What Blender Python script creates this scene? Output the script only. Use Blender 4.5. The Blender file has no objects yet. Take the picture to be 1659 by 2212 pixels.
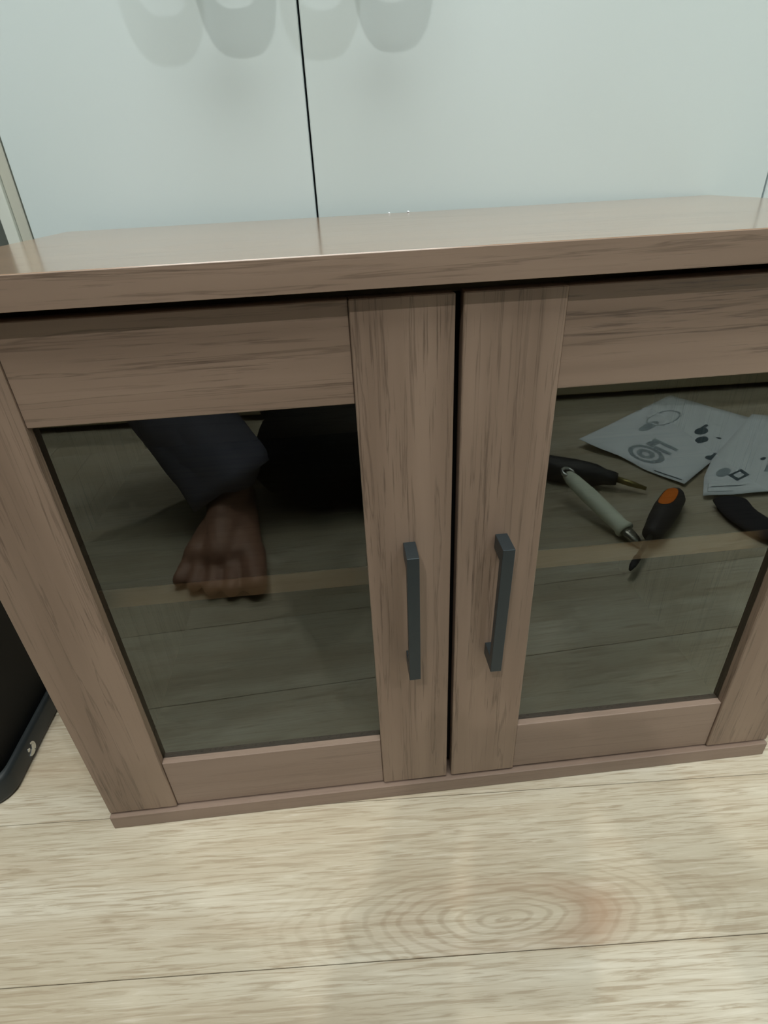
import bpy, bmesh, math, random
from mathutils import Vector, Matrix, noise
random.seed(7)
scene = bpy.context.scene
COL = scene.collection
# ------------------------------------------------------------ camera
W, H, FPX = 1659, 2212, 1211.7
CAM = Vector((-0.06242, -0.29054, 0.46237))
RT = Vector((0.99473, -0.09184, -0.04548)); UP = Vector((0.08634, 0.51185, 0.85472)); FW = Vector((0.05522, 0.85415, -0.51709))
cd = bpy.data.cameras.new('camera'); cam = bpy.data.objects.new('camera', cd); COL.objects.link(cam)
cd.sensor_fit = 'HORIZONTAL'; cd.sensor_width = 36; cd.lens = 36 * FPX / W; cd.clip_start = 0.002
m = Matrix((RT, UP, -FW)).transposed().to_4x4(); m.translation = CAM
cam.matrix_world = m
scene.camera = cam
# ------------------------------------------------------------ world, lights, exposure
wd = bpy.data.worlds.new('room_air'); scene.world = wd; wd.use_nodes = True
wd.node_tree.nodes['Background'].inputs[0].default_value = (0.80, 0.88, 0.90, 1)
wd.node_tree.nodes['Background'].inputs[1].default_value = 0.12
def area(name, loc, size, power, color, target=None, sy=None):
    l = bpy.data.lights.new(name, 'AREA'); l.energy = power; l.color = color; l.size = size
    if sy: l.shape = 'RECTANGLE'; l.size_y = sy
    o = bpy.data.objects.new(name, l); COL.objects.link(o); o.location = loc
    d = (Vector(target) - Vector(loc)) if target else Vector((0, 0, -1))
    o.rotation_euler = d.to_track_quat('-Z', 'Y').to_euler()
    return o
area('ceiling_panel_glow', (-0.18, -0.50, 2.32), 1.1, 15.0, (0.93, 0.985, 1.0), sy=1.1)
area('cool_side_fill', (1.0, -2.45, 1.45), 1.3, 3.2, (0.78, 0.92, 1.0), target=(0.2, 0.3, 0.6), sy=1.1)  # unseen cool area light brightening the closet's right side; no window built
SPOTS = [(-0.60, -1.50, 2.36), (1.00, -1.50, 2.36)]
for sp_i, sp in enumerate(SPOTS):
    l = bpy.data.lights.new('downlight_glow', 'SPOT'); l.energy = (48, 38)[sp_i]; l.color = ((1.0, 0.97, 0.92), (0.97, 0.98, 1.0))[sp_i]; l.shadow_soft_size = 0.028
    l.spot_size = math.radians(120); l.spot_blend = 0.6
    o = bpy.data.objects.new('downlight_glow', l); COL.objects.link(o); o.location = (sp[0], sp[1], sp[2] - 0.025)
    o.rotation_euler = (Vector((0, 0.2, 0.5)) - Vector(sp)).to_track_quat('-Z', 'Y').to_euler()
vs = scene.view_settings
vs.view_transform = 'Standard'; vs.look = 'None'; vs.gamma = 1; vs.exposure = 0.60; vs.use_curve_mapping = False

# ------------------------------------------------------------ helpers
def lin(c):
    return tuple(((v / 255) / 12.92 if v / 255 <= 0.04045 else ((v / 255 + 0.055) / 1.055) ** 2.4) for v in c) + (1,)
def tag(o, label=None, cat=None, group=None, kind=None):
    if label: o['label'] = label
    if cat: o['category'] = cat
    if group: o['group'] = group
    if kind: o['kind'] = kind
    return o
def empty(name, loc, rz=0):
    o = bpy.data.objects.new(name, None); COL.objects.link(o); o.location = loc; o.rotation_euler = (0, 0, rz)
    o.empty_display_size = 0.05
    return o
def link(name, bm, mat, parent=None, smooth=False, origin=None):
    """origin: world point kept as the object's origin; geometry is given in world space (unless parent is an Empty with rotation)"""
    me = bpy.data.meshes.new(name)
    base = Vector(origin) if origin else Vector((0, 0, 0))
    if origin: bmesh.ops.translate(bm, verts=bm.verts, vec=-base)
    if name != 'glass_pane': bmesh.ops.recalc_face_normals(bm, faces=bm.faces)
    bm.to_mesh(me); bm.free()
    for mt in (mat if isinstance(mat, (list, tuple)) else [mat]): me.materials.append(mt)
    if smooth:
        for p in me.polygons: p.use_smooth = True
    o = bpy.data.objects.new(name, me); COL.objects.link(o)
    if parent:
        o.parent = parent
        pw = Vector((0, 0, 0)); q = parent
        while q: pw += Vector(q.location); q = q.parent
        o.location = base - pw
    else: o.location = base
    return o
def box(bm, x0, x1, y0, y1, z0, z1, bev=0.0006, seg=1):
    r = bmesh.ops.create_cube(bm, size=1)
    vs_ = r['verts']
    for v in vs_:
        v.co = Vector((x0 + (v.co.x + .5) * (x1 - x0), y0 + (v.co.y + .5) * (y1 - y0), z0 + (v.co.z + .5) * (z1 - z0)))
    if bev:
        es = list({e for v in vs_ for e in v.link_edges})
        bmesh.ops.bevel(bm, geom=es, offset=bev, segments=seg, affect='EDGES', profile=0.5)
    return bm
def newbox(*a, **k): return box(bmesh.new(), *a, **k)
def ring_loft(bm, rings, closed_ends=True):
    vr = [[bm.verts.new(p) for p in r] for r in rings]
    n = len(rings[0])
    for a, b in zip(vr, vr[1:]):
        for i in range(n): bm.faces.new((a[i], a[(i + 1) % n], b[(i + 1) % n], b[i]))
    if closed_ends: bm.faces.new(vr[0][::-1]); bm.faces.new(vr[-1])
    return bm
def frame_of(d):
    d = d.normalized(); a = Vector((0, 0, 1)) if abs(d.z) < .9 else Vector((1, 0, 0))
    u = d.cross(a).normalized(); return u, u.cross(d).normalized()
def lathe_path(bm, a, b, prof, n=20, flat=1.0):
    """profile [(t, r)] swept from a to b; flat squashes the section upwards"""
    a, b = Vector(a), Vector(b); u, w = frame_of(b - a)
    rings = [[a + (b - a) * t + u * (r * math.cos(2 * math.pi * i / n)) + w * (r * flat * math.sin(2 * math.pi * i / n)) for i in range(n)] for t, r in prof]
    return ring_loft(bm, rings)
def capsule(bm, a, b, ra, rb, n=14):
    a, b = Vector(a), Vector(b); L = max((b - a).length, 1e-5); pr = []
    for k in range(6):
        th = math.pi / 2 * k / 6; pr.append((-ra * math.cos(th) / L, max(ra * math.sin(th), ra * .02)))
    pr.append((0, ra)); pr.append((1, rb))
    for k in range(1, 7):
        th = math.pi / 2 * k / 6; pr.append((1 + rb * math.sin(th) / L, max(rb * math.cos(th), rb * .02)))
    return lathe_path(bm, a, b, pr, n)
def ellipsoid(bm, c, r, rot=None):
    rr = bmesh.ops.create_uvsphere(bm, u_segments=20, v_segments=14, radius=1)
    M = Matrix.Translation(c) @ (rot.to_4x4() if rot else Matrix.Identity(4)) @ Matrix.Diagonal((*r, 1))
    bmesh.ops.transform(bm, matrix=M, verts=rr['verts'])
def fuse(o, voxel, it=3):
    r = o.modifiers.new('fuse', 'REMESH'); r.mode = 'VOXEL'; r.voxel_size = voxel; r.use_smooth_shade = True
    s = o.modifiers.new('soften', 'SMOOTH'); s.iterations = it; s.factor = 0.5

# ------------------------------------------------------------ materials
class MT:
    def __init__(s, name):
        s.m = bpy.data.materials.new(name); s.m.use_nodes = True; s.nt = s.m.node_tree; s.b = s.nt.nodes['Principled BSDF']
    def n(s, t, **k):
        o = s.nt.nodes.new(t)
        for a, v in k.items(): setattr(o, a, v)
        return o
    def l(s, a, b): s.nt.links.new(a, b)
def plain(name, col, rough=0.5, metal=0.0, spec=0.5, bump=0, bscale=200, coat=0):
    t = MT(name); t.b.inputs['Base Color'].default_value = lin(col); t.b.inputs['Roughness'].default_value = rough
    t.b.inputs['Metallic'].default_value = metal; t.b.inputs['Specular IOR Level'].default_value = spec
    if coat: t.b.inputs['Coat Weight'].default_value = coat; t.b.inputs['Coat Roughness'].default_value = 0.1
    if bump:
        tc = t.n('ShaderNodeTexCoord'); no = t.n('ShaderNodeTexNoise'); no.inputs['Scale'].default_value = bscale; no.inputs['Detail'].default_value = 4
        t.l(tc.outputs['Object'], no.inputs['Vector'])
        bp = t.n('ShaderNodeBump'); bp.inputs['Strength'].default_value = bump; bp.inputs['Distance'].default_value = 0.001
        t.l(no.outputs['Fac'], bp.inputs['Height']); t.l(bp.outputs['Normal'], t.b.inputs['Normal'])
    return t.m
def ramp(t, src, stops):
    r = t.n('ShaderNodeValToRGB'); e = r.color_ramp.elements
    while len(e) > 1: e.remove(e[-1])
    e[0].position, e[0].color = stops[0]
    for p, c in stops[1:]:
        x = e.new(p); x.color = c
    t.l(src, r.inputs[0]); return r.outputs[0]
def g(v): return (v, v, v, 1)
def mixc(t, fac, a, b, mode='MIX'):
    mx = t.n('ShaderNodeMix', data_type='RGBA', blend_type=mode)
    for i, v in ((0, fac), (6, a), (7, b)):
        if hasattr(v, 'links'): t.l(v, mx.inputs[i])
        elif isinstance(v, tuple): mx.inputs[i].default_value = v
        else: mx.inputs[i].default_value = v
    return mx.outputs[2]
def stretched(t, axis, along, across, seed, rnd=True):
    tc = t.n('ShaderNodeTexCoord'); mp = t.n('ShaderNodeMapping')
    s = [across] * 3; s[axis] = along
    mp.inputs['Scale'].default_value = s; mp.inputs['Location'].default_value = (seed * 3.1, seed * 1.7, seed * 2.3)
    if rnd:
        oi = t.n('ShaderNodeObjectInfo'); ad = t.n('ShaderNodeVectorMath', operation='ADD'); ml = t.n('ShaderNodeMath', operation='MULTIPLY')
        ml.inputs[1].default_value = 3.7; t.l(oi.outputs['Random'], ml.inputs[0])
        t.l(tc.outputs['Object'], ad.inputs[0]); t.l(ml.outputs[0], ad.inputs[1]); t.l(ad.outputs[0], mp.inputs['Vector'])
    else: t.l(tc.outputs['Object'], mp.inputs['Vector'])
    return mp.outputs[0]
def noise_of(t, vec, scale=1, detail=5, rough=.55, dist=0):
    no = t.n('ShaderNodeTexNoise'); no.inputs['Scale'].default_value = scale; no.inputs['Detail'].default_value = detail
    no.inputs['Roughness'].default_value = rough; no.inputs['Distortion'].default_value = dist
    t.l(vec, no.inputs['Vector']); return no.outputs['Fac']
def walnut(name, axis, light=(142, 122, 106), mid=(126, 107, 92), dark=(64, 50, 40), rough=0.42, seed=1, streak=0.55, coat=0.0):
    t = MT(name)
    broad = noise_of(t, stretched(t, axis, 3, 45, seed), detail=3)
    c1 = ramp(t, broad, [(.35, lin(mid)), (.65, lin(light))])
    med = noise_of(t, stretched(t, axis, 5, 150, seed + 4), detail=4, rough=.55, dist=.5)
    m1 = ramp(t, med, [(.0, g(0)), (.565, g(0)), (.595, g(streak * .75)), (.62, g(0.06)), (1, g(0))])
    fine = noise_of(t, stretched(t, axis, 16, 520, seed + 9), detail=5, rough=.65)
    m2 = ramp(t, fine, [(.55, g(0)), (.65, g(streak))])
    patch = ramp(t, noise_of(t, stretched(t, axis, 6, 40, seed + 2), detail=2), [(.42, g(.15)), (.6, g(1))])
    f2 = mixc(t, 1.0, m2, patch, 'MULTIPLY')
    c2 = mixc(t, m1, c1, lin(dark)); c3 = mixc(t, f2, c2, lin(dark))
    t.l(c3, t.b.inputs['Base Color'])
    t.b.inputs['Roughness'].default_value = rough
    if coat: t.b.inputs['Coat Weight'].default_value = coat; t.b.inputs['Coat Roughness'].default_value = 0.16
    bp = t.n('ShaderNodeBump'); bp.inputs['Strength'].default_value = 0.25; bp.inputs['Distance'].default_value = 0.0004; bp.invert = True
    t.l(f2, bp.inputs['Height']); t.l(bp.outputs['Normal'], t.b.inputs['Normal'])
    return t.m
WX = walnut('walnut_laminate_across', 0, seed=1)
WZ = walnut('walnut_laminate_upright', 2, seed=3)
WX_PLAIN = walnut('walnut_laminate_base', 0, seed=6, streak=0.18, light=(140, 121, 108), mid=(132, 113, 100))
WTOP = walnut('walnut_laminate_top', 0, seed=5, rough=0.2, streak=0.35, light=(150, 124, 102), mid=(138, 114, 94), coat=0.45)
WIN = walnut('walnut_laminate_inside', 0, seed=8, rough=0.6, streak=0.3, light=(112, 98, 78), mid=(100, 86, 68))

WEDGE = walnut('brightened_shelf_edge', 0, seed=7, streak=0.1, light=(212, 184, 156), mid=(200, 172, 144))  # walnut lightened so the shelf front looks lit behind the glass
def floor_mat(name, figure=False):
    t = MT(name)
    ob = stretched(t, 0, 1, 1, 0, rnd=not figure)
    v1 = t.n('ShaderNodeVectorMath', operation='MULTIPLY'); v1.inputs[1].default_value = (4.5, 60, 1); t.l(ob, v1.inputs[0])
    v2 = t.n('ShaderNodeVectorMath', operation='MULTIPLY'); v2.inputs[1].default_value = (22, 420, 1); t.l(ob, v2.inputs[0])
    v3 = t.n('ShaderNodeVectorMath', operation='MULTIPLY'); v3.inputs[1].default_value = (2.2, 14, 1); t.l(ob, v3.inputs[0])
    A = noise_of(t, v3.outputs[0], detail=3); B = noise_of(t, v1.outputs[0], detail=4, dist=.5); C = noise_of(t, v2.outputs[0], detail=4, rough=.6, dist=.8)
    c = ramp(t, A, [(.32, lin((176, 164, 142))), (.5, lin((191, 182, 162))), (.68, lin((202, 195, 178)))])
    c = mixc(t, ramp(t, B, [(.46, g(0)), (.66, g(.55))]), c, lin((174, 159, 136)))
    c = mixc(t, ramp(t, C, [(.48, g(0)), (.64, g(.8))]), c, lin((160, 145, 122)))
    c = mixc(t, ramp(t, C, [(.28, g(.35)), (.42, g(0))]), c, lin((224, 219, 206)))
    if figure:
        # cathedral figure: warped elliptical growth rings around the plank object's own origin
        w = t.n('ShaderNodeTexNoise'); w.inputs['Scale'].default_value = 1; w.inputs['Detail'].default_value = 3
        tc = t.n('ShaderNodeTexCoord')
        wv = t.n('ShaderNodeVectorMath', operation='MULTIPLY'); wv.inputs[1].default_value = (16, 45, 1); t.l(tc.outputs['Object'], wv.inputs[0]); t.l(wv.outputs[0], w.inputs['Vector'])
        sb = t.n('ShaderNodeVectorMath', operation='SUBTRACT'); sb.inputs[1].default_value = (.5, .5, .5); t.l(w.outputs['Color'], sb.inputs[0])
        ml = t.n('ShaderNodeVectorMath', operation='MULTIPLY'); ml.inputs[1].default_value = (.030, .010, 0); t.l(sb.outputs[0], ml.inputs[0])
        ad = t.n('ShaderNodeVectorMath', operation='ADD'); t.l(tc.outputs['Object'], ad.inputs[0]); t.l(ml.outputs[0], ad.inputs[1])
        sc = t.n('ShaderNodeVectorMath', operation='MULTIPLY'); sc.inputs[1].default_value = (.30, 1, 0); t.l(ad.outputs[0], sc.inputs[0])
        ln = t.n('ShaderNodeVectorMath', operation='LENGTH'); t.l(sc.outputs[0], ln.inputs[0])
        d = ln.outputs['Value']
        sn = t.n('ShaderNodeMath', operation='MULTIPLY'); sn.inputs[1].default_value = 1500; t.l(d, sn.inputs[0])
        si = t.n('ShaderNodeMath', operation='SINE'); t.l(sn.outputs[0], si.inputs[0])
        fall = ramp(t, d, [(0, g(.6)), (.020, g(.55)), (.040, g(.25)), (.06, g(.0))])
        r1 = ramp(t, si.outputs[0], [(.1, g(0)), (.9, g(1))])
        k = mixc(t, 1.0, mixc(t, 1.0, r1, fall, 'MULTIPLY'), ramp(t, C, [(.3, g(.5)), (.6, g(1))]), 'MULTIPLY')
        c = mixc(t, k, c, lin((150, 134, 110)))
        warm = ramp(t, d, [(0, g(.15)), (.012, g(.1)), (.0185, g(.75)), (.0235, g(.6)), (.032, g(0))])
        # the red-brown ring is strongest on the right and upper side of the figure
        sx = t.n('ShaderNodeSeparateXYZ'); t.l(ad.outputs[0], sx.inputs[0])
        side = ramp(t, sx.outputs['X'], [(0, g(.22)), (.03, g(.3)), (.065, g(1))])
        c = mixc(t, mixc(t, 1.0, warm, side, 'MULTIPLY'), c, lin((162, 134, 110)))
    t.l(c, t.b.inputs['Base Color'])
    t.b.inputs['Roughness'].default_value = 0.5; t.b.inputs['Specular IOR Level'].default_value = 0.4
    bp = t.n('ShaderNodeBump'); bp.inputs['Strength'].default_value = 0.2; bp.inputs['Distance'].default_value = 0.0004
    t.l(C, bp.inputs['Height']); t.l(bp.outputs['Normal'], t.b.inputs['Normal'])
    return t.m
FLOOR = floor_mat('pale_oak_plank'); FLOORF = floor_mat('pale_oak_plank_with_figure', True)
def closet_mat():
    t = MT('white_closet_laminate')
    v = stretched(t, 2, 2, 2.6, 1); a = noise_of(t, v, detail=2)
    t.l(ramp(t, a, [(.3, lin((199, 212, 212))), (.7, lin((206, 219, 221)))]), t.b.inputs['Base Color'])
    t.b.inputs['Roughness'].default_value = .45; return t.m
CLOSET = closet_mat()
WHITE = plain('white_painted_trim', (206, 212, 204), .45); BEIGE = plain('beige_trim_edge', (182, 184, 172), .5)
GREYWALL = plain('dark_grey_wall', (92, 98, 92), .8, bump=.2, bscale=300)  # one dark grey tone for the left wall and the closet wall
WALL = plain('pale_wall_paint', (208, 206, 194), .9, bump=.15, bscale=260)
CEIL = plain('white_ceiling_paint', (225, 226, 220), .9, bump=.1, bscale=180)
DARKGAP = plain('gap_shade_black', (12, 11, 10), .9)  # near-black tone puts the shade of gaps and hollows into the colour
HANDLE = plain('charcoal_blue_metal', (58, 66, 70), .38, .55, .5, bump=.05, bscale=900)
BLACK = plain('black_gloss_plastic', (4, 4, 7), .35, 0, .15); BLACK_RIM = plain('black_satin_rim', (34, 40, 42), .42)
BLACK_FABRIC = plain('black_webbing', (38, 36, 42), .85, bump=.5, bscale=900)
SILVER = plain('bright_silver', (214, 218, 216), .25, .9); STEEL = plain('brushed_steel', (150, 148, 140), .3, .9)
CREAM = plain('cream_handle_paint', (232, 238, 220), .45, bump=.2, bscale=250); RUBBER = plain('dark_rubber', (40, 38, 42), .6)
GREYRUB = plain('blue_black_rubber', (30, 34, 42), .5); BRASS = plain('brass_rod', (150, 138, 88), .35, .7)
ORANGE = plain('orange_grip', (226, 116, 14), .45); PAPER = plain('instruction_paper', (236, 243, 250), .8, bump=.4, bscale=60)
INK = plain('grey_print', (84, 100, 108), .8); INK2 = plain('pale_grey_print', (160, 174, 182), .8)
SKIN = plain('skin', (150, 112, 94), .55, bump=.15, bscale=300); TROUSER = plain('charcoal_trousers', (108, 108, 124), .9, bump=.6, bscale=350)
JACKET = plain('black_sweatshirt', (15, 15, 17), .95, bump=.5, bscale=500); HAIR = plain('black_hair', (14, 12, 11), .5, bump=1, bscale=260)
EYEW = plain('eye_white', (225, 222, 216), .2); EYED = plain('dark_iris', (34, 22, 16), .15); LIPS = plain('lips', (140, 76, 66), .5)
SHEET = plain('grey_bed_linen', (150, 152, 150), .9, bump=.6, bscale=60); PALEWOOD = walnut('pale_bed_wood', 0, light=(188, 176, 150), mid=(172, 158, 130), dark=(130, 112, 86), seed=12, streak=.3)
def glass_mat():
    t = MT('smoked_reflective_glass'); t.nt.nodes.remove(t.b)
    tr = t.n('ShaderNodeBsdfTransparent'); tr.inputs[0].default_value = (.90, .87, .78, 1)
    gl = t.n('ShaderNodeBsdfGlossy'); gl.inputs['Roughness'].default_value = 0.012; gl.inputs['Color'].default_value = (.93, 1, .94, 1)
    fr = t.n('ShaderNodeFresnel'); fr.inputs['IOR'].default_value = 1.52
    ml = t.n('ShaderNodeMath', operation='MULTIPLY_ADD'); ml.inputs[1].default_value = 2.25; ml.inputs[2].default_value = 0.0; ml.use_clamp = True
    mx = t.n('ShaderNodeMixShader'); t.l(fr.outputs[0], ml.inputs[0]); t.l(ml.outputs[0], mx.inputs[0])
    t.l(tr.outputs[0], mx.inputs[1]); t.l(gl.outputs[0], mx.inputs[2])
    t.l(mx.outputs[0], t.nt.nodes['Material Output'].inputs[0]); return t.m
GLASS = glass_mat()
def emis(name, col, s):
    t = MT(name); t.b.inputs['Base Color'].default_value = lin(col); t.b.inputs['Emission Color'].default_value = lin(col); t.b.inputs['Emission Strength'].default_value = s; return t.m
LAMP = emis('lit_diffuser', (255, 252, 240), 3.0)

# ------------------------------------------------------------ room shell (floor rows and closet run at a slight angle to the cabinet)
ANG = -0.0485
XL, XR, YB = -0.80, 1.70, -2.60
CA, SA = math.cos(ANG), math.sin(ANG)
def rot(x, y): return (x * CA - y * SA, x * SA + y * CA)
sub = newbox(XL - .2, XR + .2, YB - .1, 0.5, -0.03, -0.0085, 0)
floor = tag(link('floor', sub, plain('subfloor', (90, 82, 70), .9)), 'pale oak plank floor under the cabinet', kind='structure')
PITCH = 0.1155
row0 = -0.1225                       # far-side seam of the row in front of the figured one, at x = 0
def plank_mesh(L, name, mat, ox=0.0, oy=0.0):
    bm = newbox(-L / 2 + .0003, L / 2 - .0003, 0.0002, PITCH - .0002, -.008, 0, .0003)
    bmesh.ops.translate(bm, verts=bm.verts, vec=(-ox, -oy, 0))
    me = bpy.data.meshes.new(name); bmesh.ops.recalc_face_normals(bm, faces=bm.faces); bm.to_mesh(me); bm.free(); me.materials.append(mat); return me
PL = 1.22
pm = plank_mesh(PL, 'plank', FLOOR)
for r in range(-22, 5):
    y0 = row0 + r * PITCH
    off = random.uniform(-.4, .4) if r < -8 else {0: .10, -1: -.04, 1: .06}.get(r, random.uniform(-.06, .14))
    for k in range(-2, 4):
        xc = off + k * PL
        if xc + PL / 2 < XL - .15 or xc - PL / 2 > XR + .15: continue
        if r == 0 and k == 0: continue
        o = bpy.data.objects.new('plank', pm); COL.objects.link(o); o.parent = floor
        o.rotation_euler = (0, 0, ANG); X, Y = rot(xc, y0); o.location = (X, Y, 0)
# the figured plank: its origin sits at the heart of the figure
fx, fy = 0.020, -0.1035
lx, ly = fx * CA + fy * SA, -fx * SA + fy * CA
fig = plank_mesh(PL, 'figured_plank', FLOORF, ox=lx - 0.10, oy=ly - row0)
o = bpy.data.objects.new('plank', fig); COL.objects.link(o); o.parent = floor; o.rotation_euler = (0, 0, ANG)
o.location = (fx, fy, 0); o['label'] = 'pale plank with a swirling oval grain figure'

tag(link('ceiling', newbox(XL - .1, XR + .1, YB - .1, 0.5, 2.36, 2.42, 0), CEIL), 'white ceiling', kind='structure')
tag(link('wall_back', newbox(XL - .1, XR + .1, YB - .08, YB, 0, 2.36, 0), WALL), 'pale wall behind the bed', kind='structure')
tag(link('wall_right', newbox(XR, XR + .08, YB, 0.5, 0, 2.36, 0), WALL), 'pale right wall', kind='structure')
tag(link('wall_left', newbox(XL - .08, XL, YB, 0.5, 0, 2.36, 0), GREYWALL), 'dark grey left wall', kind='structure')
# closet
YC = 0.2835
def cbox(name, x0, x1, d0, d1, z0, z1, mat, parent=None, bev=.0008):
    bm = newbox(x0, x1, d0, d1, z0, z1, bev)
    bmesh.ops.rotate(bm, verts=bm.verts, cent=(0, 0, 0), matrix=Matrix.Rotation(ANG, 3, 'Z'))
    bmesh.ops.translate(bm, verts=bm.verts, vec=(0, YC, 0))
    return link(name, bm, mat, parent)
SEAM_L, SEAM_M, SEAM_R = -0.3300, -0.0712, 0.3385
tag(cbox('wall_closet', XL - .1, XR + .1, 0.06, 0.14, 0, 2.36, GREYWALL, bev=0), 'dark grey wall beside the closet doors', kind='structure')
doors = []
for i, (a, b) in enumerate([(SEAM_L, SEAM_M), (SEAM_M, SEAM_R), (SEAM_R, SEAM_R + .41), (SEAM_R + .41, SEAM_R + .82)]):
    d = cbox('door_%d' % (i + 1), a + .0009, b - .0009, 0, .02, .03, 2.3, CLOSET)
    tag(d, ['white closet door left of the thin seam', 'white closet door right of the thin seam', 'white closet door beyond the right seam', 'white closet door at the far right'][i], kind='structure')
    doors.append(d)
tag(cbox('trim_1', SEAM_L - .0105, SEAM_L - .0010, .001, .03, 0, 2.33, BEIGE), 'narrow beige edge strip beside the left closet door', kind='structure')
tag(cbox('trim_2', SEAM_L - .0215, SEAM_L - .0107, -.003, .06, 0, 2.36, WHITE), 'white upright frame strip left of the closet', kind='structure')
tag(cbox('trim_3', SEAM_L, SEAM_R + .82, .004, .06, 2.302, 2.36, WHITE), 'white head rail above the closet doors', kind='structure')
tag(cbox('baseboard_closet', SEAM_L, SEAM_R + .82, .006, .06, 0, .028, WHITE), 'white kick board under the closet doors', kind='structure')
tag(cbox('trim_4', SEAM_L, SEAM_R + .82, .032, .058, .03, 2.3, DARKGAP, bev=0), 'dark closet inside seen through the seams', kind='structure')

def door_pull(parent, cx, zb):
    """bow pull standing off the door; only its shadows fall in the picture"""
    bm = bmesh.new(); n = 28; so = 0.058
    out, inn = [], []
    hw, hh = .0300, .060
    for k in range(n + 1):
        th = math.pi * k / n
        c_ = math.copysign(abs(math.cos(th)) ** .75, math.cos(th)); s_ = max(math.sin(th), 0) ** .72
        out.append((-hw * c_, -s_ * .052)); inn.append((-(hw - .0105) * c_, -s_ * .0265))
    out = [(-hw, hh)] + out + [(hw, hh)]; inn = [(-(hw - .0105), hh)] + inn + [(hw - .0105, hh)]
    lay = []
    for dy in (-so - .004, -so):
        lay.append(([bm.verts.new((cx + x, dy, zb + .052 + z)) for x, z in out], [bm.verts.new((cx + x, dy, zb + .052 + z)) for x, z in inn]))
    (o0, i0), (o1, i1) = lay
    for k in range(len(out) - 1):
        bm.faces.new((o0[k], o0[k + 1], i0[k + 1], i0[k])); bm.faces.new((o1[k + 1], o1[k], i1[k], i1[k + 1]))
        bm.faces.new((o0[k + 1], o0[k], o1[k], o1[k + 1])); bm.faces.new((i0[k], i0[k + 1], i1[k + 1], i1[k]))
    for k in (0, -1): bm.faces.new((o0[k], i0[k], i1[k], o1[k]))
    box(bm, cx - hw, cx + hw, -so - .004, -so, zb + .052 + hh - .001, zb + .052 + hh + .012, 0)
    box(bm, cx - .010, cx + .010, -so, 0.0, zb + .052 + hh - .004, zb + .052 + hh + .010, 0)
    bmesh.ops.rotate(bm, verts=bm.verts, cent=(0, 0, 0), matrix=Matrix.Rotation(ANG, 3, 'Z'))
    bmesh.ops.translate(bm, verts=bm.verts, vec=(0, YC, 0))
    return link('door_handle', bm, WHITE, parent)
door_pull(doors[0], -0.131, .6065); door_pull(doors[1], -0.014, .6055)
# ceiling lights
t = tag(empty('ceiling_light', (-0.18, -0.50, 2.36)), 'square flush ceiling light in the middle of the ceiling', 'light')
link('frame', newbox(-.75, .39, -1.07, .07, 2.345, 2.36, .002), WHITE, t); link('diffuser', newbox(-.73, .37, -1.05, .05, 2.335, 2.345, .002), LAMP, t)
for i, sp in enumerate(SPOTS):
    t = tag(empty('downlight', (sp[0], sp[1], 2.36)), 'round recessed ceiling downlight nearest the %s wall' % ('left', 'right')[i], 'light', 'ceiling downlights')
    bm = bmesh.new(); lathe_path(bm, (sp[0], sp[1], 2.36), (sp[0], sp[1], 2.345), [(0, .05), (.6, .05), (1, .042)], 28); link('rim', bm, WHITE, t)
    bm = bmesh.new(); lathe_path(bm, (sp[0], sp[1], 2.346), (sp[0], sp[1], 2.342), [(0, .034), (1, .03)], 24); link('lamp', bm, LAMP, t)

# ------------------------------------------------------------ cabinet
G_, W1, X2, X3 = .0021, .0538, .2297, .2848
Z1, Z2, Z3, Z4, Z5, Z6, Z7 = .0156, .0178, .0719, .3555, .4098, .4154, .4315
DR, YG, YDB, D = .0016, .0068, .0150, .2666
cab = tag(empty('glass_door_cabinet', (0, 0, 0)), 'low walnut-grain cabinet with two framed glass doors and charcoal bar handles', 'cabinet')
link('top_panel', newbox(-.2850, .2850, -.0087, D, Z6, Z7, .0003), WTOP, cab, origin=(0, 0, Z7))
link('top_edge', newbox(-.2848, .2848, -.0093, -.0086, Z6 + .0001, Z7 - .0003, .0002), WX, cab, origin=(0, 0, Z6))
link('base_panel', newbox(-.2853, .2853, -.0026, D, 0, Z1, .0007), WX_PLAIN, cab)
for s in (-1, 1):
    link('side_panel', newbox(min(s * .2845, s * .2695), max(s * .2845, s * .2695), .0185, D, Z1, Z6, .0005), WZ, cab, origin=(s * .277, 0, 0))
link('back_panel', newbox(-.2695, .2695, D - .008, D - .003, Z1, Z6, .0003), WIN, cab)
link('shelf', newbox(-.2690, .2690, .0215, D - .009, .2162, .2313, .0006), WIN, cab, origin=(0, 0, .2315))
link('shelf_edge', newbox(-.2690, .2690, .0205, .0214, .2160, .2315, .0002), WEDGE, cab, origin=(0, 0, .2315))
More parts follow.
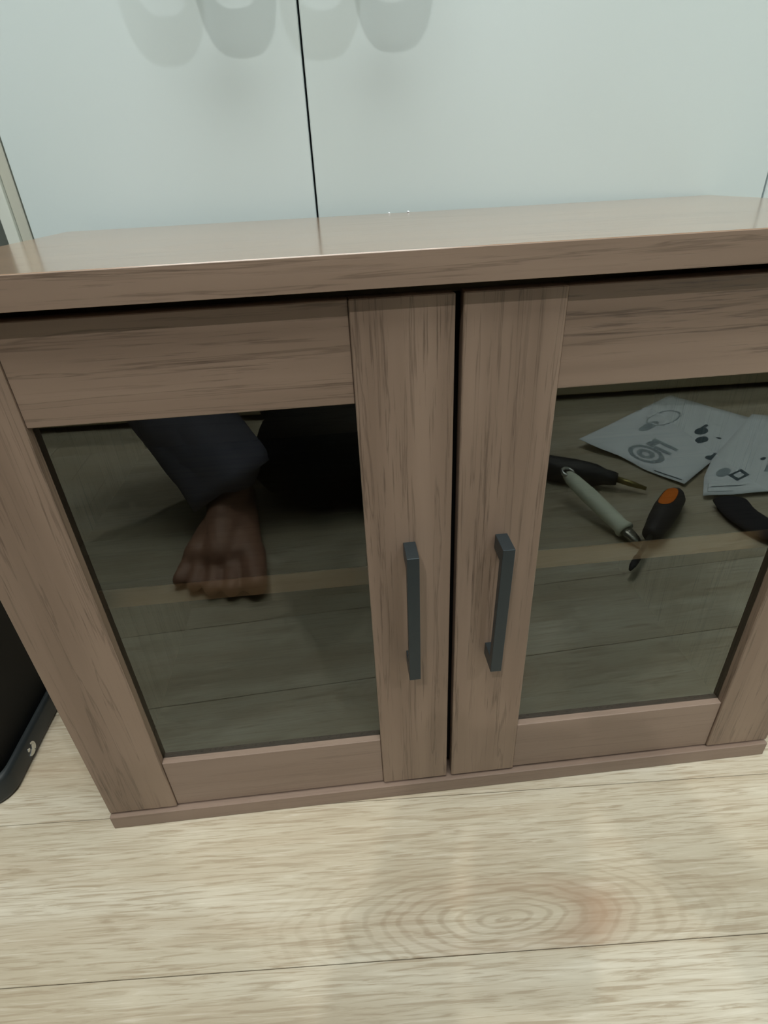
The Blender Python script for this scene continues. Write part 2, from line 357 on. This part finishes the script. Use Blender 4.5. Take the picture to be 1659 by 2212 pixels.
def cab_door(s):
    inner, outer = s * G_, s * X3
    # rear frame behind the glass
    bm = bmesh.new()
    def bx(xa, xb, y0, y1, z0, z1, bev=.0005, b=None):
        return box(b or bm, min(xa, xb), max(xa, xb), y0, y1, z0, z1, bev)
    bx(s * (G_ + .001), s * (G_ + W1 - .004), .0092, YDB, Z2 + .0005, Z5 - .0005); bx(s * (X2 + .004), s * (X3 - .001), .0092, YDB, Z2 + .0005, Z5 - .0005)
    bx(s * (G_ + W1 - .004), s * (X2 + .004), .0092, YDB, Z2 + .0005, Z3 - .004); bx(s * (G_ + W1 - .004), s * (X2 + .004), .0092, YDB, Z4 + .004, Z5 - .0005)
    d = link('door', bm, WZ, cab, origin=(outer, .01, Z2))
    d['label'] = 'left glass door' if s < 0 else 'right glass door'
    for xa, xb in ((inner, s * (G_ + W1)), (s * X2, outer)):
        b = bmesh.new(); bx(xa, xb, 0, .0091, Z2, Z5, .0006, b); link('stile', b, WZ, d, origin=((xa + xb) / 2, 0, .2))
    for z0, z1, mt, lb in ((Z2 + .0003, Z3, WX_PLAIN, 'rail'), (Z4, Z5 - .0003, WX, 'rail')):
        b = bmesh.new(); bx(s * (G_ + W1 + .0001), s * (X2 - .0001), DR, .0091, z0, z1, .0005, b); link(lb, b, mt, d, origin=(0, 0, z0))
    # the pane counts as one reflecting, tinting sheet: front face only, looking at the room
    b = bmesh.new(); xa, xb = sorted((s * (G_ + W1), s * X2))
    b.faces.new([b.verts.new(p) for p in ((xa, YG, Z3), (xb, YG, Z3), (xb, YG, Z4), (xa, YG, Z4))])
    link('glass_pane', b, GLASS, d, origin=(s * .14, YG, .2))
    if s < 0: link('gap_blocker', newbox(-.009, .006, .0152, .0160, Z2 + .002, Z5 - .002, .0002), DARKGAP, d, origin=(0, .015, .2))  # added black strip keeps the lit shelf edge out of the centre gap
    # bar handle
    hx = s * .0290; hw = .0078; z0, z1 = .1592, .2630; tilt = .0012 if s > 0 else .0002
    prof = [(-.0186, z0), (-.0186, z1), (0, z1), (0, z1 - .0105), (-.0138, z1 - .0105), (-.0138, z0 + .0105), (0, z0 + .0105), (0, z0)]
    b = bmesh.new()
    a_ = [b.verts.new((hx - hw / 2, y, z)) for y, z in prof]; c_ = [b.verts.new((hx + hw / 2, y, z)) for y, z in prof]
    b.faces.new(a_); b.faces.new(c_[::-1])
    for i in range(8): j = (i + 1) % 8; b.faces.new((a_[j], a_[i], c_[i], c_[j]))
    for v_ in b.verts: v_.co.x += tilt * (v_.co.z - .211) / .052
    bmesh.ops.bevel(b, geom=b.edges[:], offset=.0004, segments=2, affect='EDGES', profile=.5)
    link('handle', b, HANDLE, d, origin=(hx, 0, .211))
cab_door(-1); cab_door(1)
# tiny white specks on the cabinet top
for i, (x, y, r_) in enumerate([(.0085, .2615, .0011), (-.0085, .2600, .0009)]):
    bm = bmesh.new(); bmesh.ops.create_icosphere(bm, subdivisions=2, radius=r_)
    for v in bm.verts: v.co *= 1 + .35 * noise.noise(v.co * 900); v.co.z *= .7
    bmesh.ops.translate(bm, verts=bm.verts, vec=(x, y, Z7 + r_ * .62))
    tag(link('speck', bm, SILVER if 0 else PAPER, smooth=True), ('larger white crumb near the back edge of the cabinet top, right of the seam', 'smaller white crumb near the back edge of the cabinet top, left of its pair')[i], 'speck', 'specks on the cabinet top')

# ------------------------------------------------------------ black case on the left
bx0, bx1, by0, by1 = -.60, -.3845, .028, .262
def rrect(x0, x1, y0, y1, r, z, n=7):
    pts = []
    for cx, cy, a in ((x1 - r, y0 + r, -90), (x1 - r, y1 - r, 0), (x0 + r, y1 - r, 90), (x0 + r, y0 + r, 180)):
        for k in range(n + 1):
            th = math.radians(a + 90 * k / n); pts.append(Vector((cx + r * math.cos(th), cy + r * math.sin(th), z)))
    return pts
case = tag(empty('black_case', (-.49, .145, 0)), 'black hard case with rounded satin rim standing left of the cabinet', 'case')
bm = bmesh.new(); ring_loft(bm, [rrect(bx0 + e, bx1 - e, by0 + e, by1 - e, .022 - e * .5, z) for e, z in ((.004, 0), (.0005, .002), (0, .005), (0, .022), (.0012, .0245), (.004, .026))])
link('rim', bm, BLACK_RIM, case, smooth=True)
bm = bmesh.new(); ring_loft(bm, [rrect(bx0 + e, bx1 - e, by0 + e, by1 - e, .020, z) for e, z in ((.005, .0255), (.005, .365), (.008, .374), (.016, .380), (.03, .382))])
link('body', bm, BLACK, case, smooth=True)
bm = bmesh.new(); box(bm, -.52, -.46, .10, .115, .3815, .395, .003, 2); box(bm, -.52, -.46, .17, .185, .3815, .395, .003, 2); box(bm, -.505, -.475, .10, .185, .395, .402, .003, 2); link('carry_handle', bm, BLACK_RIM, case)
# round silver emblem: open ring with a filled lower half and a small dot
E_y, E_z, E_r = .0789, .0115, .0068
bm = bmesh.new(); xx = bx1
def sector(r0, r1, a0, a1, n=14, cy=E_y, cz=E_z):
    vi, vo = [], []
    for k in range(n + 1):
        th = math.radians(a0 + (a1 - a0) * k / n)
        for lst, r in ((vi, r0), (vo, r1)): lst.append((cy + r * math.cos(th), cz + r * math.sin(th)))
    for k in range(n):
        q = [vi[k], vo[k], vo[k + 1], vi[k + 1]]
        A = [bm.verts.new((xx + .0006, y, z)) for y, z in q]; B = [bm.verts.new((xx - .0002, y, z)) for y, z in q]
        bm.faces.new(A)
        for i in range(4): bm.faces.new((A[i], A[(i + 1) % 4], B[(i + 1) % 4], B[i]))
sector(E_r * .72, E_r, -60, 80); sector(.0003, E_r * .95, -150, -50); sector(.0002, E_r * .28, 0, 360, cy=E_y - .0036, cz=E_z + .0028); sector(E_r * .1, E_r * .7, -50, 60)
link('emblem', bm, SILVER, case)

# ------------------------------------------------------------ things lying on the floor in front, seen mirrored in the glass
def sheet(left, right, nu=14, nv=16, seed=0, amp=.002):
    def at(pl, t):
        k = t * (len(pl) - 1); i = min(int(k), len(pl) - 2); f = k - i; return Vector(pl[i]).lerp(Vector(pl[i + 1]), f)
    bm = bmesh.new(); top = []
    for j in range(nv + 1):
        a, b = at(left, j / nv), at(right, j / nv); row = []
        for i in range(nu + 1):
            p = a.lerp(b, i / nu); p.z += amp * (1 + noise.noise(Vector((p.x * 18, p.y * 18, seed)))) + .0008; row.append(bm.verts.new(p))
        top.append(row)
    for j in range(nv):
        for i in range(nu): bm.faces.new((top[j][i], top[j][i + 1], top[j + 1][i + 1], top[j + 1][i]))
    return bm, top
def paper_thing(left, right, seed, label, name='instruction_sheet', amp=.002):
    bm, top = sheet(left, right, seed=seed, amp=amp)
    th = tag(empty(name, (left[0][0], left[0][1], 0)), label, 'paper', 'instruction sheets on the floor')
    o = link('sheet', bm, PAPER, th, smooth=True)
    s = o.modifiers.new('thickness', 'SOLIDIFY'); s.thickness = .0004; s.offset = 0
    return th
def surf_z(left, right, seed, amp, u, v):
    def at(pl, t):
        k = t * (len(pl) - 1); i = min(int(k), len(pl) - 2); f = k - i; return Vector(pl[i]).lerp(Vector(pl[i + 1]), f)
    p = at(left, v).lerp(at(right, v), u); p.z += amp * (1 + noise.noise(Vector((p.x * 18, p.y * 18, seed)))) + .0013; return p
def printed(th, left, right, seed, amp, shapes, mat, name='printed_mark'):
    for shp in shapes:
        bm = bmesh.new()
        for pts in (shp if isinstance(shp[0][0], (tuple, list)) else [shp]):
            bm.faces.new([bm.verts.new(surf_z(left, right, seed, amp, u, v)) for u, v in pts])
        bmesh.ops.remove_doubles(bm, verts=bm.verts, dist=1e-6)
        link(name, bm, mat, th)
def disc(cu, cv, ru, rv, n=12): return [(cu + ru * math.cos(2 * math.pi * k / n), cv + rv * math.sin(2 * math.pi * k / n)) for k in range(n)]
def ringq(cu, cv, ru, rv, w=.7, n=14):
    out = []
    for k in range(n):
        a, b = 2 * math.pi * k / n, 2 * math.pi * (k + 1) / n
        out.append([(cu + ru * math.cos(a), cv + rv * math.sin(a)), (cu + ru * math.cos(b), cv + rv * math.sin(b)), (cu + ru * w * math.cos(b), cv + rv * w * math.sin(b)), (cu + ru * w * math.cos(a), cv + rv * w * math.sin(a))])
    return out
def rect(u0, u1, v0, v1): return [(u0, v0), (u1, v0), (u1, v1), (u0, v1)]
# sheet one: u runs from the near edge to the far edge, v from left to right
L1 = [(.372, -.633, .014), (.392, -.600, .012), (.424, -.572, .004), (.444, -.520, .001), (.479, -.455, .004)]; R1 = [(.667, -.845, .004), (.690, -.810, .003), (.716, -.768, .001), (.742, -.725, 0), (.768, -.680, 0)]
p1 = paper_thing(L1, R1, 3, 'larger crumpled white sheet with printed diagrams, mirrored in the right glass')
printed(p1, L1, R1, 3, .002, [disc(.62, .72, .055, .05), rect(.66, .72, .68, .71), disc(.52, .80, .05, .04), disc(.60, .88, .012, .02), disc(.34, .97, .03, .03), rect(.36, .42, .96, .99), rect(.02, .03, .80, .97)], INK)
printed(p1, L1, R1, 3, .002, [ringq(.14, .62, .09, .16, .72), ringq(.14, .62, .05, .08, .4), rect(.23, .33, .52, .595), rect(.23, .26, .6, .76), rect(.3, .33, .6, .76), disc(.45, .33, .10, .05), ringq(.62, .32, .16, .12, .9)], INK2, 'pale_diagram')
L2 = [(.484, -.412, .004), (.515, -.462, .010), (.560, -.515, .012), (.643, -.590, .016), (.735, -.670, .020)]; R2 = [(.700, -.405, .004), (.750, -.440, .004), (.800, -.490, .004), (.860, -.545, .006), (.920, -.600, .008)]
p2 = paper_thing(L2, R2, 9, 'smaller folded white sheet lying over the first, mirrored at the right edge', amp=.0025)
printed(p2, L2, R2, 9, .0025, [ringq(.235, .26, .075, .085, .55, 4), disc(.36, .50, .02, .02), rect(.05, .30, .105, .112)], INK)
printed(p2, L2, R2, 9, .0025, [rect(.40, .52, .30, .36), rect(.40, .43, .36, .5), rect(.03, .035, .04, .16), rect(.03, .22, .04, .048), disc(.12, .30, .05, .06)], INK2, 'pale_diagram')

# cream handled tool
kn = tag(empty('scraper', (.31, -.42, 0)), 'cream-handled tool with silver hanging eye, mirrored in the right glass', 'tool')
ka, kb = Vector((.272, -.446, .0500)), Vector((.3195, -.330, .0135))
bm = bmesh.new(); lathe_path(bm, ka, kb, [(0, .004), (.03, .0085), (.12, .0115), (.4, .0135), (.75, .0130), (.93, .0120), (.97, .0145), (1, .0140)], 22, flat=.85)
link('grip', bm, CREAM, kn, smooth=True)
kd = (kb - ka).normalized(); ku, kw = frame_of(kd)
bm = bmesh.new(); r_ = []
for k in range(24):
    th = 2 * math.pi * k / 24; c = ka + kd * .004 + kd * .0085 * math.cos(th) + ku * .0085 * math.sin(th); rad = (kd * math.cos(th) + ku * math.sin(th))
    r_.append([c + rad * .0028 * math.cos(2 * math.pi * j / 8) + Vector((0, 0, 1)) * (.0035 * math.sin(2 * math.pi * j / 8) + .004) for j in range(8)])
r_.append(r_[0]); ring_loft(bm, r_, False); bmesh.ops.remove_doubles(bm, verts=bm.verts, dist=1e-6); link('hanging_eye', bm, SILVER, kn, smooth=True)
bm = bmesh.new(); lathe_path(bm, ka + kd * -.003 + Vector((0, 0, .001)), ka + kd * -.003 + Vector((0, 0, .006)), [(0, .0001), (.01, .0058), (1, .0058)], 18); bmesh.ops.translate(bm, verts=bm.verts, vec=kd * .007); link('eye_hole', bm, DARKGAP, kn)
bm = bmesh.new(); lathe_path(bm, kb - kd * .002, kb + kd * .033, [(0, .0100), (.3, .0095), (.6, .0080), (1, .0035)], 16, flat=.7); link('ferrule', bm, STEEL, kn, smooth=True)
# screwdriver with orange inlay
sd = tag(empty('screwdriver', (.37, -.34, 0)), 'dark screwdriver with orange inlay on its grip, mirrored in the right glass', 'screwdriver')
sa, sb_ = Vector((.438, -.410, .0188)), Vector((.341, -.303, .0188)); dv = (sb_ - sa).normalized()
bm = bmesh.new(); lathe_path(bm, sa, sb_, [(0, .006), (.04, .012), (.15, .0172), (.4, .0184), (.62, .0172), (.82, .0142), (.95, .0130), (1, .009)], 22)
link('grip', bm, RUBBER, sd, smooth=True)
bm = bmesh.new()
su = dv.cross(Vector((0, 0, 1))).normalized(); nr = 12; top = []
def gr(t):
    pr = [(0, .006), (.04, .012), (.15, .0172), (.4, .0184), (.62, .0172), (.82, .0142)]
    for (a, ra), (b, rb) in zip(pr, pr[1:]):
        if a <= t <= b: return ra + (rb - ra) * (t - a) / (b - a)
for k in range(13):
    t_ = .12 + .42 * k / 12; r0 = gr(t_) + .0006; wv_ = 34 * math.sqrt(max(0.04, 1 - (abs(k - 6) / 6) ** 3)); row = []
    for j in range(9):
        th = math.radians(-wv_ + 2 * wv_ * j / 8); row.append(bm.verts.new(sa + (sb_ - sa) * t_ + su * r0 * math.sin(th + math.radians(-12)) + Vector((0, 0, r0 * math.cos(th - math.radians(12))))))
    top.append(row)
for a, b in zip(top, top[1:]):
    for j in range(8): bm.faces.new((a[j], a[j + 1], b[j + 1], b[j]))
link('orange_inlay', bm, ORANGE, sd, smooth=True)['label'] = 'orange grip inlay'
bm = bmesh.new(); lathe_path(bm, sb_ - dv * .002, sb_ + dv * .078, [(0, .0036), (.97, .0034), (1, .003)], 14); link('shaft', bm, STEEL, sd, smooth=True)
bm = bmesh.new(); lathe_path(bm, sb_ + dv * .060, sb_ + dv * .090, [(0, .0046), (.6, .0044), (1, .002)], 14); link('tip', bm, RUBBER, sd, smooth=True)
bm = bmesh.new(); lathe_path(bm, sa - dv * .014, sa + dv * .002, [(0, .0022), (.5, .004), (1, .0045)], 14); link('end_cap', bm, SILVER, sd, smooth=True)
# black handled driver
bd = tag(empty('screwdriver', (.33, -.50, 0)), 'thick black-handled driver with short brass shaft, mirrored beside the right inner stile', 'screwdriver')
ba, bb = Vector((.232, -.549, .022)), Vector((.369, -.466, .020)); d2 = (bb - ba).normalized()
bm = bmesh.new(); lathe_path(bm, ba, bb, [(0, .010), (.05, .018), (.3, .0215), (.6, .0215), (.78, .0190), (.88, .0130), (.93, .0125), (1, .0100)], 24); link('grip', bm, GREYRUB, bd, smooth=True)
bm = bmesh.new(); lathe_path(bm, bb, bb + d2 * .045 - Vector((0, 0, .008)), [(0, .0052), (.5, .005), (1, .003)], 14); link('shaft', bm, BRASS, bd, smooth=True)
# strap
pth = [Vector(p) for p in ((.512, -.388, .010), (.503, -.350, .010), (.512, -.305, .010), (.540, -.268, .010), (.585, -.250, .010), (.64, -.262, .010), (.68, -.30, .010), (.70, -.35, .010))]
for _ in range(3):
    pth = [pth[0]] + [q for a, b in zip(pth, pth[1:]) for q in (a.lerp(b, .25), a.lerp(b, .75))] + [pth[-1]]
bm = bmesh.new(); rings = []
for i, p in enumerate(pth):
    d = (pth[min(i + 1, len(pth) - 1)] - pth[max(i - 1, 0)]).normalized(); u = d.cross(Vector((0, 0, 1)))
    rings.append([p + u * .025 * math.cos(2 * math.pi * k / 14) + Vector((0, 0, .0085 * math.sin(2 * math.pi * k / 14))) for k in range(14)])
ring_loft(bm, rings); o = link('strap', bm, BLACK_FABRIC, smooth=True)
tag(o, 'wide black strap curled on the floor, mirrored below the smaller sheet', 'strap')

# ------------------------------------------------------------ bed opposite the cabinet (its foot line shows mirrored)
bed = tag(empty('bed', (.2, -1.5, 0)), 'low pale wooden bed with grey bedding, mirrored at the top of both panes', 'bed')
def bpart(name, bm, mat):
    bmesh.ops.rotate(bm, verts=bm.verts, cent=(.2, -.885, 0), matrix=Matrix.Rotation(.035, 3, 'Z')); return link(name, bm, mat, bed)
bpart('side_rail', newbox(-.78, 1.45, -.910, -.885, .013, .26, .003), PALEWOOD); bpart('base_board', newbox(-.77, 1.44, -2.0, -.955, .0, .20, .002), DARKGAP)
bpart('mattress', newbox(-.76, 1.43, -1.98, -.912, .235, .40, .02, 4), SHEET)
bpart('footboard', newbox(1.43, 1.455, -2.0, -.885, .0, .40, .003), PALEWOOD)

# ------------------------------------------------------------ the person sitting on the floor behind the phone
pe = tag(empty('person', (0, -.74, 0)), 'barefoot person in charcoal trousers and black sweatshirt seated on floor, mirrored in the left glass', 'person')
hipL, kneeL, ankL = Vector((-.09, -.72, .125)), Vector((-.43, -.575, .385)), Vector((-.247, -.470, .085))
hipR, kneeR, ankR = Vector((.09, -.72, .11)), Vector((.11, -.535, .075)), Vector((-.14, -.60, .065))
chest, neck, head = Vector((0, -.745, .42)), Vector((-.01, -.72, .585)), Vector((-.02, -.665, .705))
ph = CAM - FW * .012
shL, shR = Vector((-.165, -.73, .525)), Vector((.165, -.73, .525))
elL, elR = Vector((-.215, -.560, .385)), Vector((.175, -.560, .385))
wrL, wrR = ph - RT * .085 - FW * .055 - UP * .02, ph + RT * .085 - FW * .055 - UP * .02
bm = bmesh.new()
capsule(bm, (0, -.745, .11), (0, -.742, .24), .095, .09); capsule(bm, (0, -.742, .24), chest, .085, .080)
capsule(bm, hipL, kneeL, .075, .052); capsule(bm, kneeL, ankL, .050, .031); capsule(bm, hipR, kneeR, .075, .052); capsule(bm, kneeR, ankR, .050, .032)
for s, sh, el, wr in ((-1, shL, elL, wrL), (1, shR, elR, wrR)):
    capsule(bm, chest + Vector((s * .06, 0, .04)), sh, .055, .045); capsule(bm, sh, el, .044, .036); capsule(bm, el, wr, .035, .023)
capsule(bm, chest + Vector((0, 0, .08)), neck, .06, .048); capsule(bm, neck, head - Vector((0, 0, .03)), .048, .05)
# head
hd = Matrix.Rotation(-math.radians(28), 3, 'X')
def hp(x, y, z): return head + hd @ Vector((x, y, z))
ellipsoid(bm, hp(0, -.01, .02), (.075, .090, .098), hd); ellipsoid(bm, hp(0, .03, -.045), (.055, .055, .058), hd)
capsule(bm, hp(0, .078, .018), hp(0, .098, -.014), .008, .013); ellipsoid(bm, hp(0, .070, -.078), (.022, .018, .018), hd)
for s in (-1, 1): ellipsoid(bm, hp(s * .077, -.005, 0), (.010, .022, .032), hd); ellipsoid(bm, hp(s * .036, .050, -.014), (.022, .022, .022), hd)
# left foot (bare), flat on the floor, toes towards the cabinet
heel = Vector((-.243, -.492, .032)); ball = Vector((-.246, -.340, .027))
capsule(bm, ankL, heel, .032, .029); capsule(bm, ankL + Vector((0, .01, -.02)), ball, .030, .024); capsule(bm, heel, ball + Vector((-.032, -.01, -.004)), .028, .022); capsule(bm, heel, ball + Vector((.034, .0, -.004)), .028, .023); capsule(bm, heel, ball, .03, .026)
for i, (dx, L, r) in enumerate(((.046, .060, .0155), (.018, .060, .0115), (-.006, .054, .0108), (-.028, .043, .0102), (-.048, .028, .0098))):
    a = ball + Vector((dx * .9, -.006, -.006)); b = ball + Vector((dx * 1.12, L, -.025 + r)); capsule(bm, a, b, r * 1.15, r)
# right foot, folded under the left thigh
f0 = Vector((-.16, -.615, .05)); f1 = Vector((-.33, -.645, .035)); capsule(bm, ankR, f0, .032, .032); capsule(bm, f0, f1, .034, .024); capsule(bm, f0, f1 + Vector((0, .03, 0)), .03, .020)
for i in range(5): a = f1 + Vector((0, -.012 + i * .014, .004)); capsule(bm, a, a + Vector((-.045 + i * .006, 0, -.008)), .011, .012 - i * .001)
# hands around the phone
for s, wr in ((-1, wrL), (1, wrR)):
    palm0 = wr; palm1 = ph + RT * s * .062 - FW * .030 + UP * .012; capsule(bm, palm0, palm1, .024, .022); capsule(bm, palm0 + UP * .012, palm1 + UP * .022, .020, .018); capsule(bm, palm0 - UP * .012, palm1 - UP * .016, .020, .018)
    for k in range(4):
        b0 = palm1 + UP * (.024 - k * .016); b1 = ph + RT * s * (.060) - FW * .006 + UP * (.036 - k * .017); b2 = ph + RT * s * .044 - FW * .0005 + UP * (.036 - k * .017)
        capsule(bm, b0, b1, .0092, .0082); capsule(bm, b1, b2, .0080, .0068)
    t0 = palm0 + (palm1 - palm0) * .4 - UP * .014; t1 = ph + RT * s * .055 - FW * .030 - UP * .010; t2 = ph + RT * s * .030 - FW * .021 + UP * .006
    capsule(bm, t0, t1, .013, .011); capsule(bm, t1, t2, .0105, .0085)
body = link('body', bm, SKIN, pe); fuse(body, .0042, 3)
# clothing
bm = bmesh.new()
capsule(bm, (-.035, -.745, .118), (.035, -.745, .118), .116, .116); capsule(bm, (0, -.745, .12), (0, -.742, .23), .114, .110)
cuffL = kneeL.lerp(ankL, .93); cuffR = kneeR.lerp(ankR, .80)
capsule(bm, hipL, kneeL, .092, .070); capsule(bm, kneeL, cuffL, .074, .068)
capsule(bm, hipR + Vector((0, 0, .01)), kneeR + Vector((0, 0, .012)), .090, .068); capsule(bm, kneeR + Vector((0, 0, .012)), cuffR + Vector((0, 0, .006)), .066, .056)
tr = link('trousers', bm, TROUSER, pe); fuse(tr, .007, 3)
fo = tr.modifiers.new('folds', 'DISPLACE'); tx = bpy.data.textures.new('cloth_folds', 'CLOUDS'); tx.noise_scale = .07; fo.texture = tx; fo.strength = .016; fo.mid_level = .5
# open, flared hem of the left trouser leg
hd_ = (cuffL - kneeL).normalized(); hu, hw_ = frame_of(hd_); rings = []
for t_, r in ((-.06, .068), (0, .070), (.03, .073), (.045, .074), (.045, .070), (.02, .066), (-.02, .060)):
    rings.append([cuffL + hd_ * t_ + (hu * math.cos(2 * math.pi * k / 30) + hw_ * math.sin(2 * math.pi * k / 30)) * (r + .004 * math.sin(k * 1.3)) for k in range(30)])
bm = bmesh.new(); ring_loft(bm, rings, False); hem = link('trouser_hem', bm, TROUSER, pe, smooth=True)
bm = bmesh.new()
capsule(bm, (-.03, -.742, .22), (.03, -.742, .22), .116, .116); capsule(bm, (-.04, -.755, .26), chest + Vector((-.04, 0, 0)), .105, .100); capsule(bm, (.04, -.755, .26), chest + Vector((.04, 0, 0)), .105, .100)
for s, sh, el, wr in ((-1, shL, elL, wrL), (1, shR, elR, wrR)):
    capsule(bm, chest + Vector((s * .05, 0, .045)), sh, .082, .062); capsule(bm, sh, el, .060, .050); capsule(bm, el, el.lerp(wr, .80), .049, .034)
capsule(bm, chest, neck - Vector((0, 0, .035)), .108, .062)
jb = bmesh.new()
for c, r in (((-.115, -.50, .10), (.085, .075, .095)), ((-.03, -.51, .09), (.10, .08, .088)), ((.06, -.53, .08), (.10, .08, .078)), ((-.10, -.58, .17), (.10, .10, .085)), ((.03, -.60, .16), (.12, .10, .085)), ((-.16, -.56, .06), (.06, .07, .058))):
    ellipsoid(jb, c, r)
ja = link('black_lap_bulk', jb, JACKET, pe); fuse(ja, .007, 4); ja['label'] = 'added black bulk over the lap and right leg'  # added black bulk fills the dark mirrored area in front of the person
jf = ja.modifiers.new('folds', 'DISPLACE'); jt = bpy.data.textures.new('bulk_folds', 'CLOUDS'); jt.noise_scale = .05; jf.texture = jt; jf.strength = .02; jf.mid_level = .5
sw = link('sweatshirt', bm, JACKET, pe); fuse(sw, .007, 3)
bm = bmesh.new(); ellipsoid(bm, hp(0, -.024, .035), (.083, .092, .096), hd); ellipsoid(bm, hp(0, -.045, -.01), (.078, .065, .085), hd); link('hair', bm, HAIR, pe, smooth=True)
for s in (-1, 1):
    bm = bmesh.new(); ellipsoid(bm, hp(s * .030, .066, .012), (.012, .011, .008), hd); e = link('eye', bm, EYEW, pe, smooth=True)
    bm = bmesh.new(); ellipsoid(bm, hp(s * .030, .0745, .010), (.0055, .004, .0055), hd); link('iris', bm, EYED, e, smooth=True)
    bm = bmesh.new(); capsule(bm, hp(s * .018, .083, .034), hp(s * .046, .072, .034), .003, .002); link('eyebrow', bm, HAIR, pe, smooth=True)
bm = bmesh.new(); capsule(bm, hp(-.020, .083, -.046), hp(.020, .083, -.046), .005, .005); link('mouth', bm, LIPS, pe, smooth=True)
# phone held right behind the viewpoint
phn = tag(empty('phone', CAM - FW * .014), 'slim black phone held in both hands of the seated person', 'phone')
bm = bmesh.new(); box(bm, -.037, .037, -.078, .078, -.004, .004, .003, 3)
Mx = Matrix((RT, UP, -FW)).transposed().to_4x4(); Mx.translation = CAM - FW * .014 - UP * .045
bmesh.ops.transform(bm, matrix=Mx, verts=bm.verts); link('shell', bm, BLACK, phn)
bm = bmesh.new(); box(bm, -.034, .034, -.075, .075, .0038, .0046, .0002); bmesh.ops.transform(bm, matrix=Mx, verts=bm.verts); link('screen', bm, plain('phone_screen_off', (14, 15, 18), .08), phn)
